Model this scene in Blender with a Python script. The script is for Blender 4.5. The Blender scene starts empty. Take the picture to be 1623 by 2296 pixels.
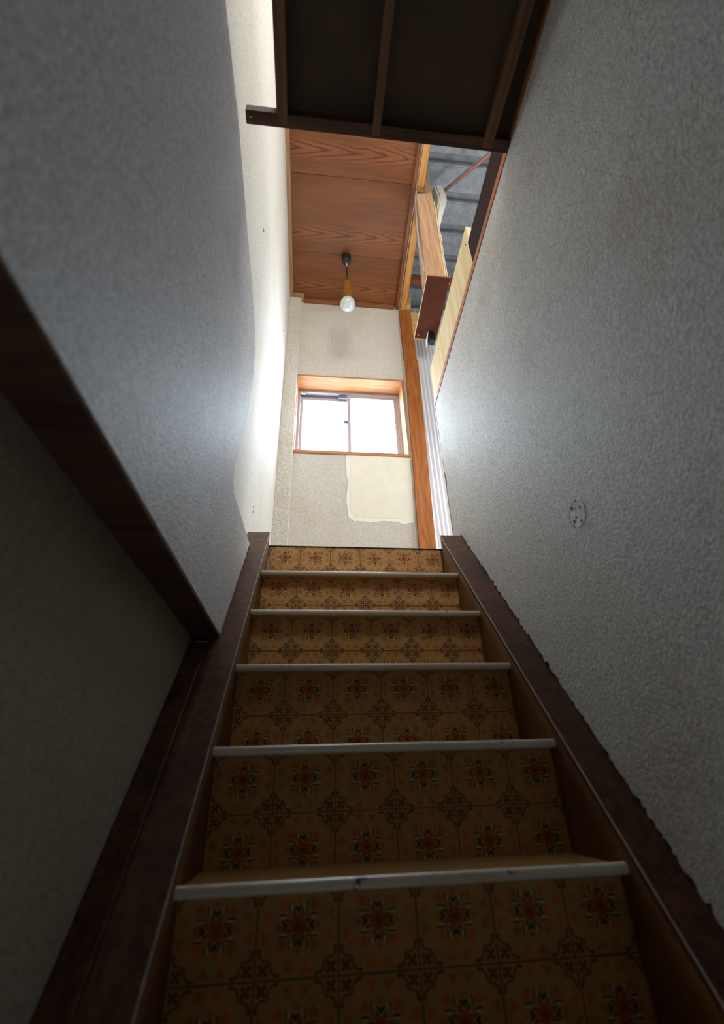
import bpy, bmesh, math, random
from mathutils import Vector, Matrix, noise
random.seed(7)
S = bpy.context.scene
C = S.collection

# ------------------------------------------------------------------ camera
PITCH, YAW, ROLL = 0.5279, 0.1219, -0.0335
FPX = 1037.05
cam_d = bpy.data.cameras.new('camera')
cam = bpy.data.objects.new('camera', cam_d); C.objects.link(cam)
cp, sp, cy, sy = math.cos(PITCH), math.sin(PITCH), math.cos(YAW), math.sin(YAW)
fwd = Vector((sy*cp, cy*cp, sp)); rt0 = Vector((cy, -sy, 0)); up0 = rt0.cross(fwd)
cr, sr = math.cos(ROLL), math.sin(ROLL)
rt = rt0*cr + up0*sr; up = -rt0*sr + up0*cr
cam.matrix_world = Matrix(((rt.x, up.x, -fwd.x, 0), (rt.y, up.y, -fwd.y, 0), (rt.z, up.z, -fwd.z, 0), (0, 0, 0, 1)))
cam_d.sensor_fit = 'HORIZONTAL'; cam_d.sensor_width = 36.0
cam_d.lens = FPX*36.0/1623.0
cam_d.clip_start = 0.02
cam_d.dof.use_dof = True; cam_d.dof.focus_distance = 2.3; cam_d.dof.aperture_fstop = 3.2
S.camera = cam

# ------------------------------------------------------------------ world, light, exposure
w = bpy.data.worlds.new('sky'); S.world = w; w.use_nodes = True
w.node_tree.nodes['Background'].inputs[0].default_value = (0.86, 0.93, 1.0, 1)
w.node_tree.nodes['Background'].inputs[1].default_value = 1.6
def area(name, loc, direction, sx, sy_, power, col):
    l = bpy.data.lights.new(name, 'AREA'); l.shape = 'RECTANGLE'; l.size = sx; l.size_y = sy_
    l.energy = power; l.color = col
    o = bpy.data.objects.new(name, l); C.objects.link(o); o.location = loc
    o.rotation_euler = Vector(direction).to_track_quat('-Z', 'Y').to_euler()
    return o
# daylight outside the landing window
area('window_daylight', (0.28, 3.50, 3.15), (0, -1, -0.45), 1.7, 1.3, 380, (0.74, 0.84, 1.0))
# daylight from the window in the right-hand wall of the landing
area('side_window_daylight', (1.93, 2.42, 1.55), (-1, -0.02, 0.05), 0.55, 0.6, 26, (0.9, 0.95, 1.0))
# upper room daylight; lamp pulled forward over the platform to reach the risers
area('upper_room_daylight', (0.40, -0.25, 3.55), (0.0, 0.8, -0.6), 1.1, 1.1, 52, (1.0, 0.96, 0.90))
area('upper_side_daylight', (1.93, 0.9, 2.75), (-1, 0.1, 0.0), 1.2, 0.9, 8, (0.95, 0.97, 1.0))

S.view_settings.view_transform = 'Standard'; S.view_settings.look = 'None'
S.view_settings.exposure = 0.0; S.view_settings.gamma = 1.0
S.view_settings.use_curve_mapping = False

# ------------------------------------------------------------------ materials
def newmat(name):
    m = bpy.data.materials.new(name); m.use_nodes = True
    nt = m.node_tree; b = nt.nodes['Principled BSDF']
    return m, nt, b
def N(nt, typ, **kw):
    n = nt.nodes.new(typ)
    for k, v in kw.items():
        if k.startswith('i_'):
            n.inputs[int(k[2:])].default_value = v
        else: setattr(n, k, v)
    return n
def ramp(nt, stops, interp='LINEAR'):
    r = nt.nodes.new('ShaderNodeValToRGB'); r.color_ramp.interpolation = interp
    e = r.color_ramp.elements
    while len(e) > 1: e.remove(e[-1])
    e[0].position, e[0].color = stops[0][0], c4(stops[0][1])
    for p, c in stops[1:]:
        x = e.new(p); x.color = c4(c)
    return r
def c4(c):
    if isinstance(c, (int, float)): return (c, c, c, 1)
    return tuple(c) + (1,) if len(c) == 3 else tuple(c)
def mix(nt, a, b, fac, blend='MIX'):
    m = nt.nodes.new('ShaderNodeMix'); m.data_type = 'RGBA'; m.blend_type = blend
    for idx, v in ((6, a), (7, b), (0, fac)):
        if hasattr(v, 'links'): nt.links.new(v, m.inputs[idx])
        elif idx == 0: m.inputs[0].default_value = v
        else: m.inputs[idx].default_value = c4(v)
    return m.outputs[2]
def coords(nt, rnd=False):
    tc = N(nt, 'ShaderNodeTexCoord'); out = tc.outputs['Object']
    if rnd:
        oi = N(nt, 'ShaderNodeObjectInfo'); vm = N(nt, 'ShaderNodeVectorMath', operation='SCALE'); vm.inputs[0].default_value = (7.3, 3.1, 5.7)
        nt.links.new(oi.outputs['Random'], vm.inputs['Scale'])
        ad = N(nt, 'ShaderNodeVectorMath', operation='ADD'); nt.links.new(out, ad.inputs[0]); nt.links.new(vm.outputs[0], ad.inputs[1]); out = ad.outputs[0]
    return out
def noise_tex(nt, vec, scale, detail=3, rough=0.5, mapping=None):
    if mapping is not None:
        mp = N(nt, 'ShaderNodeMapping'); mp.inputs['Scale'].default_value = mapping
        nt.links.new(vec, mp.inputs['Vector']); vec = mp.outputs[0]
    n = N(nt, 'ShaderNodeTexNoise'); n.inputs['Scale'].default_value = scale; n.inputs['Detail'].default_value = detail; n.inputs['Roughness'].default_value = rough
    nt.links.new(vec, n.inputs['Vector']); return n.outputs[0]
def bump(nt, b, h, strength, dist):
    bp = N(nt, 'ShaderNodeBump'); bp.inputs['Strength'].default_value = strength; bp.inputs['Distance'].default_value = dist
    nt.links.new(h, bp.inputs['Height']); nt.links.new(bp.outputs[0], b.inputs['Normal'])

def plaster(name, base, fleck, stain, grain=330, fleck_amt=0.5, bstr=0.6, bdist=0.002, rough=0.75):
    m, nt, b = newmat(name); v = coords(nt)
    fine = noise_tex(nt, v, grain, 2, 0.6)
    fr = ramp(nt, [(0.34, 1), (0.46, 0)]); nt.links.new(fine, fr.inputs[0])
    mid = noise_tex(nt, v, 60, 3, 0.6)
    mr = ramp(nt, [(0.35, 0.90), (0.65, 1.05)]); nt.links.new(mid, mr.inputs[0])
    c = mix(nt, base, fleck, fr.outputs[0])
    sc = N(nt, 'ShaderNodeMath', operation='MULTIPLY'); nt.links.new(fr.outputs[0], sc.inputs[0]); sc.inputs[1].default_value = fleck_amt
    c = mix(nt, base, fleck, sc.outputs[0])
    c = mix(nt, c, mr.outputs[0], 1.0, 'MULTIPLY')
    m3 = noise_tex(nt, v, 150, 2, 0.5); m3r = ramp(nt, [(0.34, 0.80), (0.5, 1.0), (0.68, 1.14)]); nt.links.new(m3, m3r.inputs[0])
    c = mix(nt, c, m3r.outputs[0], 1.0, 'MULTIPLY')
    big = noise_tex(nt, v, 2.2, 4, 0.6)
    br = ramp(nt, [(0.52, 0), (0.72, 0.7)]); nt.links.new(big, br.inputs[0])
    c = mix(nt, c, stain, br.outputs[0], 'MULTIPLY')
    nt.links.new(c, b.inputs['Base Color']); b.inputs['Roughness'].default_value = rough
    b.inputs['Specular IOR Level'].default_value = 0.35
    g1 = noise_tex(nt, v, grain*1.6, 3, 0.7); g0 = noise_tex(nt, v, 130, 3, 0.6)
    ad = N(nt, 'ShaderNodeMath', operation='MULTIPLY_ADD'); nt.links.new(g0, ad.inputs[0]); ad.inputs[1].default_value = 1.6; nt.links.new(g1, ad.inputs[2])
    bump(nt, b, ad.outputs[0], bstr, bdist)
    return m

def wood(name, c1, c2, axis='x', scale=1.0, rough=0.55, contrast=(0.35, 0.65), dirt=None, ring=9.0, spec=0.4):
    m, nt, b = newmat(name); v = coords(nt, True)
    s = {'x': (0.07, 1, 1), 'y': (1, 0.07, 1), 'z': (1, 1, 0.07)}[axis]
    g = noise_tex(nt, v, 45*scale, 5, 0.65, s)
    g2 = noise_tex(nt, v, ring*scale, 3, 0.55, s)
    wv = N(nt, 'ShaderNodeMath', operation='MULTIPLY'); nt.links.new(g2, wv.inputs[0]); wv.inputs[1].default_value = 55.0
    sn = N(nt, 'ShaderNodeMath', operation='SINE'); nt.links.new(wv.outputs[0], sn.inputs[0])
    ma = N(nt, 'ShaderNodeMath', operation='MULTIPLY_ADD'); nt.links.new(sn.outputs[0], ma.inputs[0]); ma.inputs[1].default_value = 0.10; nt.links.new(g, ma.inputs[2])
    r = ramp(nt, [(contrast[0], c2), (contrast[1], c1)]); nt.links.new(ma.outputs[0], r.inputs[0])
    c = r.outputs[0]
    if dirt:
        d = noise_tex(nt, v, 6, 5, 0.7); dr = ramp(nt, [(0.5, 0), (0.68, 0.8)]); nt.links.new(d, dr.inputs[0])
        c = mix(nt, c, dirt, dr.outputs[0])
    nt.links.new(c, b.inputs['Base Color']); b.inputs['Roughness'].default_value = rough
    b.inputs['Specular IOR Level'].default_value = spec
    bump(nt, b, ma.outputs[0], 0.25, 0.0008)
    return m

def plain(name, col, rough=0.5, metal=0.0, spec=0.5, var=0.0, vscale=20):
    m, nt, b = newmat(name)
    if var:
        v = coords(nt); n = noise_tex(nt, v, vscale, 4, 0.65)
        r = ramp(nt, [(0.3, tuple(x*(1-var) for x in col)), (0.7, tuple(min(1, x*(1+var)) for x in col))]); nt.links.new(n, r.inputs[0])
        nt.links.new(r.outputs[0], b.inputs['Base Color'])
    else: b.inputs['Base Color'].default_value = c4(col)
    b.inputs['Roughness'].default_value = rough; b.inputs['Metallic'].default_value = metal
    b.inputs['Specular IOR Level'].default_value = spec
    return m

def ceiling_wood():
    # stained cedar veneer: straight grain with a band of cathedral figure along each board
    m, nt, b = newmat('stained_cedar_veneer')
    tc = N(nt, 'ShaderNodeTexCoord'); v = tc.outputs['Object']      # board origin sits at its near left corner
    sx = N(nt, 'ShaderNodeSeparateXYZ'); nt.links.new(v, sx.inputs[0])
    g = noise_tex(nt, v, 60, 5, 0.6, (0.05, 1, 1))
    gl = noise_tex(nt, v, 7, 3, 0.5, (0.25, 1, 1))
    oi = N(nt, 'ShaderNodeObjectInfo')
    def M(op, a, bb=None, c=None):
        n = N(nt, 'ShaderNodeMath', operation=op)
        for i, q in enumerate((a, bb, c)):
            if q is None: continue
            if isinstance(q, (int, float)): n.inputs[i].default_value = q
            else: nt.links.new(q, n.inputs[i])
        return n.outputs[0]
    low = noise_tex(nt, v, 2.4, 2, 0.5, (1, 1, 1))
    wob = noise_tex(nt, v, 14, 3, 0.6, (0.6, 1, 1))
    yc = M('SUBTRACT', sx.outputs[1], M('MULTIPLY_ADD', low, 0.05, 0.395))
    ay = M('ABSOLUTE', yc)
    # contours of x + k*|y| give long pointed cathedrals
    f = M('ADD', M('MULTIPLY', sx.outputs[0], 1.0), M('MULTIPLY', M('POWER', ay, 1.25), 13.0))
    f = M('ADD', f, M('MULTIPLY', wob, 0.16)); f = M('ADD', f, M('MULTIPLY', low, 0.5))
    s = M('SINE', M('MULTIPLY', f, 32.0))
    line = M('POWER', M('MULTIPLY_ADD', s, 0.5, 0.5), 4.5)
    mask = M('SUBTRACT', 1.0, M('MULTIPLY', ay, 15.0)); mk = N(nt, 'ShaderNodeClamp'); nt.links.new(mask, mk.inputs[0])
    mk2 = M('MINIMUM', M('MULTIPLY', mk.outputs[0], 2.2), 1.0)
    line = M('MULTIPLY', line, mk2)
    r = ramp(nt, [(0.32, (0.165, 0.050, 0.009)), (0.68, (0.235, 0.076, 0.015))]); nt.links.new(g, r.inputs[0])
    c = mix(nt, r.outputs[0], (0.31, 0.105, 0.028), M('MULTIPLY', mk2, 0.45))
    c = mix(nt, c, (0.060, 0.014, 0.004), M('MULTIPLY', line, 0.85))
    lr = ramp(nt, [(0.35, 0.82), (0.65, 1.1)]); nt.links.new(gl, lr.inputs[0])
    c = mix(nt, c, lr.outputs[0], 1.0, 'MULTIPLY')
    nt.links.new(c, b.inputs['Base Color']); b.inputs['Roughness'].default_value = 0.5
    return m

M_ = {}
M_['plaster'] = plaster('sand_plaster', (0.66, 0.63, 0.565), (0.20, 0.16, 0.12), (0.88, 0.80, 0.68), grain=300, fleck_amt=0.6)
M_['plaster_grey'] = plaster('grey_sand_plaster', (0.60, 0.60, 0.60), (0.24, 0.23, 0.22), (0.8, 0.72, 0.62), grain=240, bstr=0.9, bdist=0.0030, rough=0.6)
M_['plaster_right'] = plaster('grey_beige_sand_plaster', (0.62, 0.60, 0.555), (0.23, 0.21, 0.18), (0.82, 0.66, 0.48), grain=240, bstr=0.9, bdist=0.0030, rough=0.6)
M_['plaster_pale'] = plaster('pale_cream_plaster', (0.72, 0.70, 0.64), (0.45, 0.42, 0.35), (0.9, 0.86, 0.76), grain=300, fleck_amt=0.25, bstr=0.25)
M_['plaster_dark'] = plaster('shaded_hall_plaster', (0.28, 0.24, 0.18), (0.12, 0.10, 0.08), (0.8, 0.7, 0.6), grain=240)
M_['filler'] = plain('cream_filler', (0.80, 0.77, 0.64), 0.7, var=0.05, vscale=9)
M_['filler_edge'] = plain('pale_filler_feather', (0.84, 0.83, 0.73), 0.75, var=0.04, vscale=25)
M_['ceil'] = ceiling_wood()
M_['trim'] = wood('brown_stained_trim', (0.30, 0.095, 0.030), (0.19, 0.052, 0.014), 'y')
M_['trimx'] = wood('brown_stained_trim_across', (0.30, 0.115, 0.045), (0.19, 0.062, 0.022), 'x')
M_['trim_pale'] = wood('tan_trim', (0.42, 0.25, 0.13), (0.32, 0.17, 0.08), 'y')
M_['post'] = wood('orange_post_timber', (0.42, 0.14, 0.024), (0.30, 0.085, 0.012), 'z', 1.3, 0.5)
M_['frame'] = wood('orange_window_timber', (0.50, 0.24, 0.095), (0.38, 0.15, 0.05), 'x', 1.0, 0.5)
M_['framez'] = wood('orange_window_timber_upright', (0.50, 0.24, 0.095), (0.38, 0.15, 0.05), 'z', 1.0, 0.5)
M_['yellow'] = wood('yellow_pine', (0.66, 0.34, 0.085), (0.54, 0.24, 0.055), 'y', 1.0, 0.45)
M_['pine'] = wood('pale_pine', (0.74, 0.49, 0.21), (0.60, 0.35, 0.13), 'x', 1.0)
M_['ply'] = wood('birch_plywood', (0.78, 0.63, 0.37), (0.66, 0.48, 0.25), 'z', 0.5, 0.6, (0.3, 0.7))
M_['rough'] = wood('rough_sawn_timber', (0.50, 0.32, 0.19), (0.34, 0.185, 0.10), 'z', 2.2, 0.85, (0.30, 0.70), ring=2.0)
M_['brownply'] = plain('dark_red_brown_plywood', (0.080, 0.021, 0.008), 0.8, spec=0.15, var=0.22, vscale=14)
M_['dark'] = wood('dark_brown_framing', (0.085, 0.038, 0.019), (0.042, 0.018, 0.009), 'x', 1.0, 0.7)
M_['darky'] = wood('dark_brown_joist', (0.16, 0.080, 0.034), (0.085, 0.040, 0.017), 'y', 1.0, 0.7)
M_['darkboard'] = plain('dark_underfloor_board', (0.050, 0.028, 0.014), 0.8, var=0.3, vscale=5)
M_['duskboard'] = plain('dark_reddish_upper_board', (0.028, 0.011, 0.008), 0.8, spec=0.15, var=0.3, vscale=9)
M_['sill'] = wood('orange_brown_sill', (0.50, 0.19, 0.075), (0.36, 0.12, 0.045), 'y', 1.2, 0.55)
M_['stringer'] = wood('dark_stained_stringer', (0.13, 0.052, 0.024), (0.060, 0.022, 0.010), 'y', 1.2, 0.42, (0.35, 0.65), dirt=(0.03, 0.018, 0.014))
M_['ochre'] = plain('ochre_stringer_side', (0.15, 0.062, 0.012), 0.65, var=0.35, vscale=7)
M_['alu'] = plain('mauve_grey_aluminium', (0.44, 0.40, 0.44), 0.4, 0.3)
M_['aludark'] = plain('dark_bluish_aluminium', (0.14, 0.17, 0.24), 0.4, 0.3)
M_['lock'] = plain('window_latch_grey', (0.15, 0.22, 0.27), 0.4, 0.5)
M_['white'] = plain('ivory_plastic', (0.72, 0.72, 0.66), 0.45)
M_['cable'] = plain('grey_cable_sheath', (0.32, 0.33, 0.34), 0.5)
M_['cordw'] = plain('white_cord', (0.66, 0.64, 0.58), 0.8)
M_['black'] = plain('black_plastic', (0.006, 0.006, 0.008), 0.55)
M_['pink'] = plain('pinkish_copper_pipe', (0.36, 0.17, 0.14), 0.45, var=0.2, vscale=30)
M_['brass'] = plain('brass_socket', (0.30, 0.125, 0.02), 0.35, 0.3)
M_['cordpink'] = plain('pale_cord_sleeve', (0.62, 0.42, 0.34), 0.6)
M_['siding'] = plain('grey_white_siding_sheet', (0.76, 0.82, 0.90), 0.5, var=0.04, vscale=3)
M_['sidingmatt'] = M_['siding']
M_['roof'] = plain('weathered_galvanised_roof', (0.31, 0.36, 0.41), 0.5, 0.2, var=0.22, vscale=16)
M_['gap'] = plain('dark_gap', (0.02, 0.013, 0.010), 0.9)
M_['edge'] = plain('torn_plaster_edge', (0.42, 0.38, 0.32), 0.9, var=0.3, vscale=80)
M_['paint_white'] = plain('white_edge_bead', (0.75, 0.74, 0.70), 0.5)
M_['ash'] = plain('grey_hole_filler', (0.74, 0.77, 0.78), 0.9, var=0.25, vscale=60)
M_['floor'] = wood('landing_floorboard', (0.30, 0.16, 0.07), (0.2, 0.1, 0.04), 'x')
M_['exterior'] = plain('pale_room_wall', (0.62, 0.61, 0.57), 0.8, var=0.05, vscale=5)
# nosing: scuffed off-white vinyl with dark chips
m, nt, b = newmat('scuffed_white_nosing'); v = coords(nt, True)
n1 = noise_tex(nt, v, 9, 4, 0.7, (1, 1, 1)); r1 = ramp(nt, [(0.62, 0), (0.65, 1)]); nt.links.new(n1, r1.inputs[0])
n2 = noise_tex(nt, v, 30, 4, 0.6, (0.2, 1, 1)); r2 = ramp(nt, [(0.3, (0.50, 0.46, 0.38)), (0.7, (0.62, 0.58, 0.49))]); nt.links.new(n2, r2.inputs[0])
nt.links.new(mix(nt, r2.outputs[0], (0.06, 0.045, 0.03), r1.outputs[0]), b.inputs['Base Color']); b.inputs['Roughness'].default_value = 0.33
M_['nosing'] = m
# vinyl tile-print inks
def ink(name, c, var=0.12): return plain(name, c, 0.55, spec=0.3, var=var, vscale=35)
INK = [ink('vinyl_tan_ground', (0.50, 0.31, 0.115)), ink('vinyl_grout_brown', (0.17, 0.085, 0.03)), ink('vinyl_pale_line', (0.80, 0.62, 0.30)),
       ink('vinyl_dark_brown', (0.100, 0.036, 0.012)), ink('vinyl_orange', (0.60, 0.165, 0.018), 0.3), ink('vinyl_red_brown', (0.36, 0.070, 0.010), 0.3),
       ink('vinyl_scroll_brown', (0.21, 0.058, 0.014)), ink('vinyl_petal_orange', (0.60, 0.15, 0.018), 0.2)]
M_['ink'] = INK
# frosted pane and milky bulb
m, nt, b = newmat('frosted_window_glass')
tr = N(nt, 'ShaderNodeBsdfTransparent'); tr.inputs[0].default_value = (0.96, 0.99, 0.98, 1)
gl = N(nt, 'ShaderNodeBsdfGlossy'); gl.inputs['Roughness'].default_value = 0.15
tl = N(nt, 'ShaderNodeBsdfTranslucent'); tl.inputs[0].default_value = (0.9, 0.95, 0.95, 1)
ms = N(nt, 'ShaderNodeMixShader'); ms.inputs[0].default_value = 0.25; nt.links.new(tr.outputs[0], ms.inputs[1]); nt.links.new(tl.outputs[0], ms.inputs[2])
ms2 = N(nt, 'ShaderNodeMixShader'); ms2.inputs[0].default_value = 0.06; nt.links.new(ms.outputs[0], ms2.inputs[1]); nt.links.new(gl.outputs[0], ms2.inputs[2])
nt.links.new(ms2.outputs[0], nt.nodes['Material Output'].inputs[0]); M_['pane'] = m
m, nt, b = newmat('milky_bulb_glass'); b.inputs['Base Color'].default_value = (0.56, 0.60, 0.60, 1); b.inputs['Roughness'].default_value = 0.08
b.inputs['Coat Weight'].default_value = 0.6; b.inputs['Subsurface Weight'].default_value = 0.25; b.inputs['Subsurface Radius'].default_value = (0.03, 0.03, 0.03)
M_['bulb'] = m

# ------------------------------------------------------------------ mesh helpers (world coordinates in, parent offset removed)
def wloc(o):
    l = Vector((0, 0, 0))
    while o is not None: l += o.location; o = o.parent
    return l
class MB:
    def __init__(s): s.v = []; s.f = []; s.m = []
    def face(s, pts, mi=0):
        n = len(s.v); s.v += [tuple(p) for p in pts]; s.f.append(tuple(range(n, n+len(pts)))); s.m.append(mi)
    def hexa(s, p, mi=0):      # p: 8 points, bottom 4 then top 4, counter-clockwise from above
        n = len(s.v); s.v += [tuple(q) for q in p]
        for f in ((3, 2, 1, 0), (4, 5, 6, 7), (0, 1, 5, 4), (1, 2, 6, 5), (2, 3, 7, 6), (3, 0, 4, 7)):
            s.f.append(tuple(n+i for i in f)); s.m.append(mi)
        return s
    def box(s, x0, x1, y0, y1, z0, z1, mi=0, shear=None):
        g = shear or (lambda y: 0.0)
        return s.hexa([(x0+g(y0), y0, z0), (x1+g(y0), y0, z0), (x1+g(y1), y1, z0), (x0+g(y1), y1, z0),
                (x0+g(y0), y0, z1), (x1+g(y0), y0, z1), (x1+g(y1), y1, z1), (x0+g(y1), y1, z1)], mi)
    def prism(s, poly, e, mi=0, mside=None):   # poly: list of 3-D points, e: extrusion vector
        e = Vector(e); a = [Vector(p) for p in poly]; b = [p+e for p in a]; n = len(s.v); k = len(a)
        s.v += [tuple(p) for p in a+b]
        s.f.append(tuple(n+i for i in range(k))); s.m.append(mi)
        s.f.append(tuple(n+k+i for i in reversed(range(k)))); s.m.append(mi)
        for i in range(k):
            j = (i+1) % k; s.f.append((n+j, n+i, n+k+i, n+k+j)); s.m.append(mi if mside is None else mside)
        return s
    def tube(s, pts, r, seg=10, mi=0):
        pts = [Vector(p) for p in pts]; rings = []; n0 = len(s.v)
        ref = Vector((0.13, 0.31, 0.94))
        for i, p in enumerate(pts):
            t = (pts[min(i+1, len(pts)-1)] - pts[max(i-1, 0)]).normalized()
            a = t.cross(ref).normalized(); bb = t.cross(a)
            rr = r[i] if isinstance(r, (list, tuple)) else r
            rings.append([p + (a*math.cos(2*math.pi*k/seg)+bb*math.sin(2*math.pi*k/seg))*rr for k in range(seg)])
        for q in rings: s.v += [tuple(p) for p in q]
        for i in range(len(rings)-1):
            for k in range(seg):
                a = n0+i*seg+k; b2 = n0+i*seg+(k+1) % seg
                s.f.append((a, b2, b2+seg, a+seg)); s.m.append(mi)
        s.f.append(tuple(n0+k for k in reversed(range(seg)))); s.m.append(mi)
        s.f.append(tuple(n0+(len(rings)-1)*seg+k for k in range(seg))); s.m.append(mi)
        return s
    def lathe(s, prof, cx, cy_, seg=24, mi=0):   # prof: (r, z)
        n0 = len(s.v); k = len(prof)
        for r, z in prof:
            for i in range(seg):
                a = 2*math.pi*i/seg; s.v.append((cx+r*math.cos(a), cy_+r*math.sin(a), z))
        for j in range(k-1):
            for i in range(seg):
                a = n0+j*seg+i; b2 = n0+j*seg+(i+1) % seg
                s.f.append((a, b2, b2+seg, a+seg)); s.m.append(mi)
        s.f.append(tuple(n0+i for i in reversed(range(seg)))); s.m.append(mi)
        s.f.append(tuple(n0+(k-1)*seg+i for i in range(seg))); s.m.append(mi)
        return s
    def build(s, name, mats, parent=None, bevel=0.0, smooth=False, origin=None, fix=True):
        me = bpy.data.meshes.new(name)
        off = wloc(parent) if parent else Vector((0, 0, 0))
        loc = Vector(origin) - off if origin else Vector((0, 0, 0))
        base = off + loc
        me.from_pydata([tuple(Vector(p)-base) for p in s.v], [], s.f)
        for mm in (mats if isinstance(mats, (list, tuple)) else [mats]): me.materials.append(mm)
        for p, mi in zip(me.polygons, s.m): p.material_index = mi; p.use_smooth = smooth
        me.update()
        if fix:
            bm = bmesh.new(); bm.from_mesh(me); bmesh.ops.recalc_face_normals(bm, faces=bm.faces); bm.to_mesh(me); bm.free()
        o = bpy.data.objects.new(name, me); C.objects.link(o); o.location = loc
        if parent: o.parent = parent
        if bevel:
            md = o.modifiers.new('bevel', 'BEVEL'); md.width = bevel; md.segments = 2; md.limit_method = 'ANGLE'
        return o
def tag(o, label=None, cat=None, group=None, kind=None):
    if label: o['label'] = label
    if cat: o['category'] = cat
    if group: o['group'] = group
    if kind: o['kind'] = kind
    return o
def thing(name, loc, label, cat, group=None):
    o = bpy.data.objects.new(name, None); C.objects.link(o); o.location = loc; o.empty_display_size = 0.05
    return tag(o, label, cat, group)
def setting(name, loc=(0, 0, 0), label=None):
    o = bpy.data.objects.new(name, None); C.objects.link(o); o.location = loc; o.empty_display_size = 0.05
    return tag(o, label, None, None, 'structure')

# ------------------------------------------------------------------ dimensions (metres, eye at the origin)
Y0, Z0, T, R = 0.7642, -0.3356, 0.1627, 0.1994      # lowest nosing in view, going and rise
SL = R/T
def nos(i): return Y0+i*T, Z0+i*R
LAND = Z0+6*R                                        # 0.861
YL = Y0+6*T
def xL(y): return -0.176 + 0.020*(y-1.73)            # inner faces of the two stringers
def xR(y): return 0.549 + 0.010*(y-1.70)
def strz(y): return SL*y - 1.2130                    # top line of the stringers
def xW(y): return 0.6436 + 0.0403*(y-1.70)           # right-hand partition, slightly skewed
XWL = -0.265                                         # left wall above the landing
XN = -0.240                                          # face of the thick grey plaster on the left wall
YB, ZC = 2.763, 3.894
YE, ZT = 1.846, 1.771                                # end and top of the right-hand partition
SOF = 0.352                                          # height of the soffit in the left wall
XLL = -0.312                                         # recessed lower left wall
YF = -1.5

# ------------------------------------------------------------------ landing window cut-outs and back wall
WX0, WX1, WZ0, WZ1 = -0.164, 0.724, 2.118, 2.920
wb = setting('wall_back', (0, YB, 0), 'pale speckled plaster wall around the landing window')
b_ = MB()
xp = lambda z: (0.7055+(z-LAND)*(0.7565-0.7055)/(3.165-LAND)) if z < 3.165 else 0.7505
b_.box(XWL-0.1, WX0, YB, YB+0.16, 0.5, 4.4).box(WX0, 0.7, YB, YB+0.16, WZ1, 4.4)
b_.prism([(WX0, YB, 0.5), (xp(0.5), YB, 0.5), (xp(WZ0), YB, WZ0), (WX0, YB, WZ0)], (0, 0.16, 0))
b_.prism([(WX1, YB, WZ0), (xp(WZ0), YB, WZ0), (xp(WZ1), YB, WZ1), (WX1, YB, WZ1)], (0, 0.16, 0))
b_.prism([(0.7, YB, WZ1), (xp(WZ1), YB, WZ1), (xp(3.16), YB, 3.16), (0.7505, YB, 3.165), (0.7505, YB, 4.4), (0.7, YB, 4.4)], (0, 0.16, 0))
b_.build('wall_face', M_['plaster'], wb)
MB().box(XWL, -0.160, YB-0.052, YB+0.001, LAND-0.02, ZC-0.03).build('corner_pier', M_['plaster'], wb, bevel=0.004)
MB().box(-0.1605, -0.1590, YB-0.003, YB, LAND, ZC-0.03).build('corner_bead', M_['plaster_pale'], wb)

# ------------------------------------------------------------------ left wall
wl = setting('wall_left', (XWL, 0, 0), 'tall plaster wall on the left of the stairs')
b_ = MB(); b_.prism([(XWL-0.12, YF, SOF+0.002), (XWL-0.12, 1.34, SOF+0.002), (XWL-0.12, 1.34, -2.0), (XWL-0.12, YB+0.1, -2.0), (XWL-0.12, YB+0.1, 4.4), (XWL-0.12, YF, 4.4)], (0.12, 0, 0))
b_.build('wall_face', M_['plaster_pale'], wl)
# thick grey plaster coat, broken edge above the stair and around the landing
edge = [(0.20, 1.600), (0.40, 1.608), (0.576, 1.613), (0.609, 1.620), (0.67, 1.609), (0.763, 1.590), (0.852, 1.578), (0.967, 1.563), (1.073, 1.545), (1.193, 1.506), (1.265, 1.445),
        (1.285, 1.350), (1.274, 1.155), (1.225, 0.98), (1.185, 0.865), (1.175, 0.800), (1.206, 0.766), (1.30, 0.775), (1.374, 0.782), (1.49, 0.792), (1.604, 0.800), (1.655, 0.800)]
def jag(pts, amp, step, seed=0):
    out = []
    for (a, b2) in zip(pts[:-1], pts[1:]):
        L = math.hypot(b2[0]-a[0], b2[1]-a[1]); n = max(1, int(L/step))
        for i in range(n):
            t = i/n; y = a[0]+(b2[0]-a[0])*t; z = a[1]+(b2[1]-a[1])*t
            j = noise.noise(Vector((y*70, z*70, seed)))*amp + noise.noise(Vector((y*260, z*260, seed+3)))*amp*0.8
            out.append((y - j*(b2[1]-a[1])/L, z + j*(b2[0]-a[0])/L))
    out.append(pts[-1]); return out
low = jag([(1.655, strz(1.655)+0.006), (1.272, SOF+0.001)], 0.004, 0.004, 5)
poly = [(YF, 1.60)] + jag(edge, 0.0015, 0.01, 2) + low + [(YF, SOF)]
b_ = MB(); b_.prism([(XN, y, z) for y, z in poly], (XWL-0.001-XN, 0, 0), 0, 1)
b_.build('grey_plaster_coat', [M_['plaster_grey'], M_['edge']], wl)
# staples and pick marks in the plaster
b_ = MB()
for (y, z, ln, an) in [(1.225, 2.215, 0.018, 0.2), (2.36, 2.95, 0.014, 0.1), (1.30, 1.05, 0.03, 1.3), (1.81, 1.05, 0.02, 1.0), (1.80, 1.07, 0.012, 2.0)]:
    dy, dz = math.cos(an)*ln/2, math.sin(an)*ln/2
    b_.tube([(XWL+0.002, y-dy, z-dz), (XWL+0.002, y+dy, z+dz)], 0.0013, 6)
b_.build('staple', M_['gap'], wl)
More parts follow.
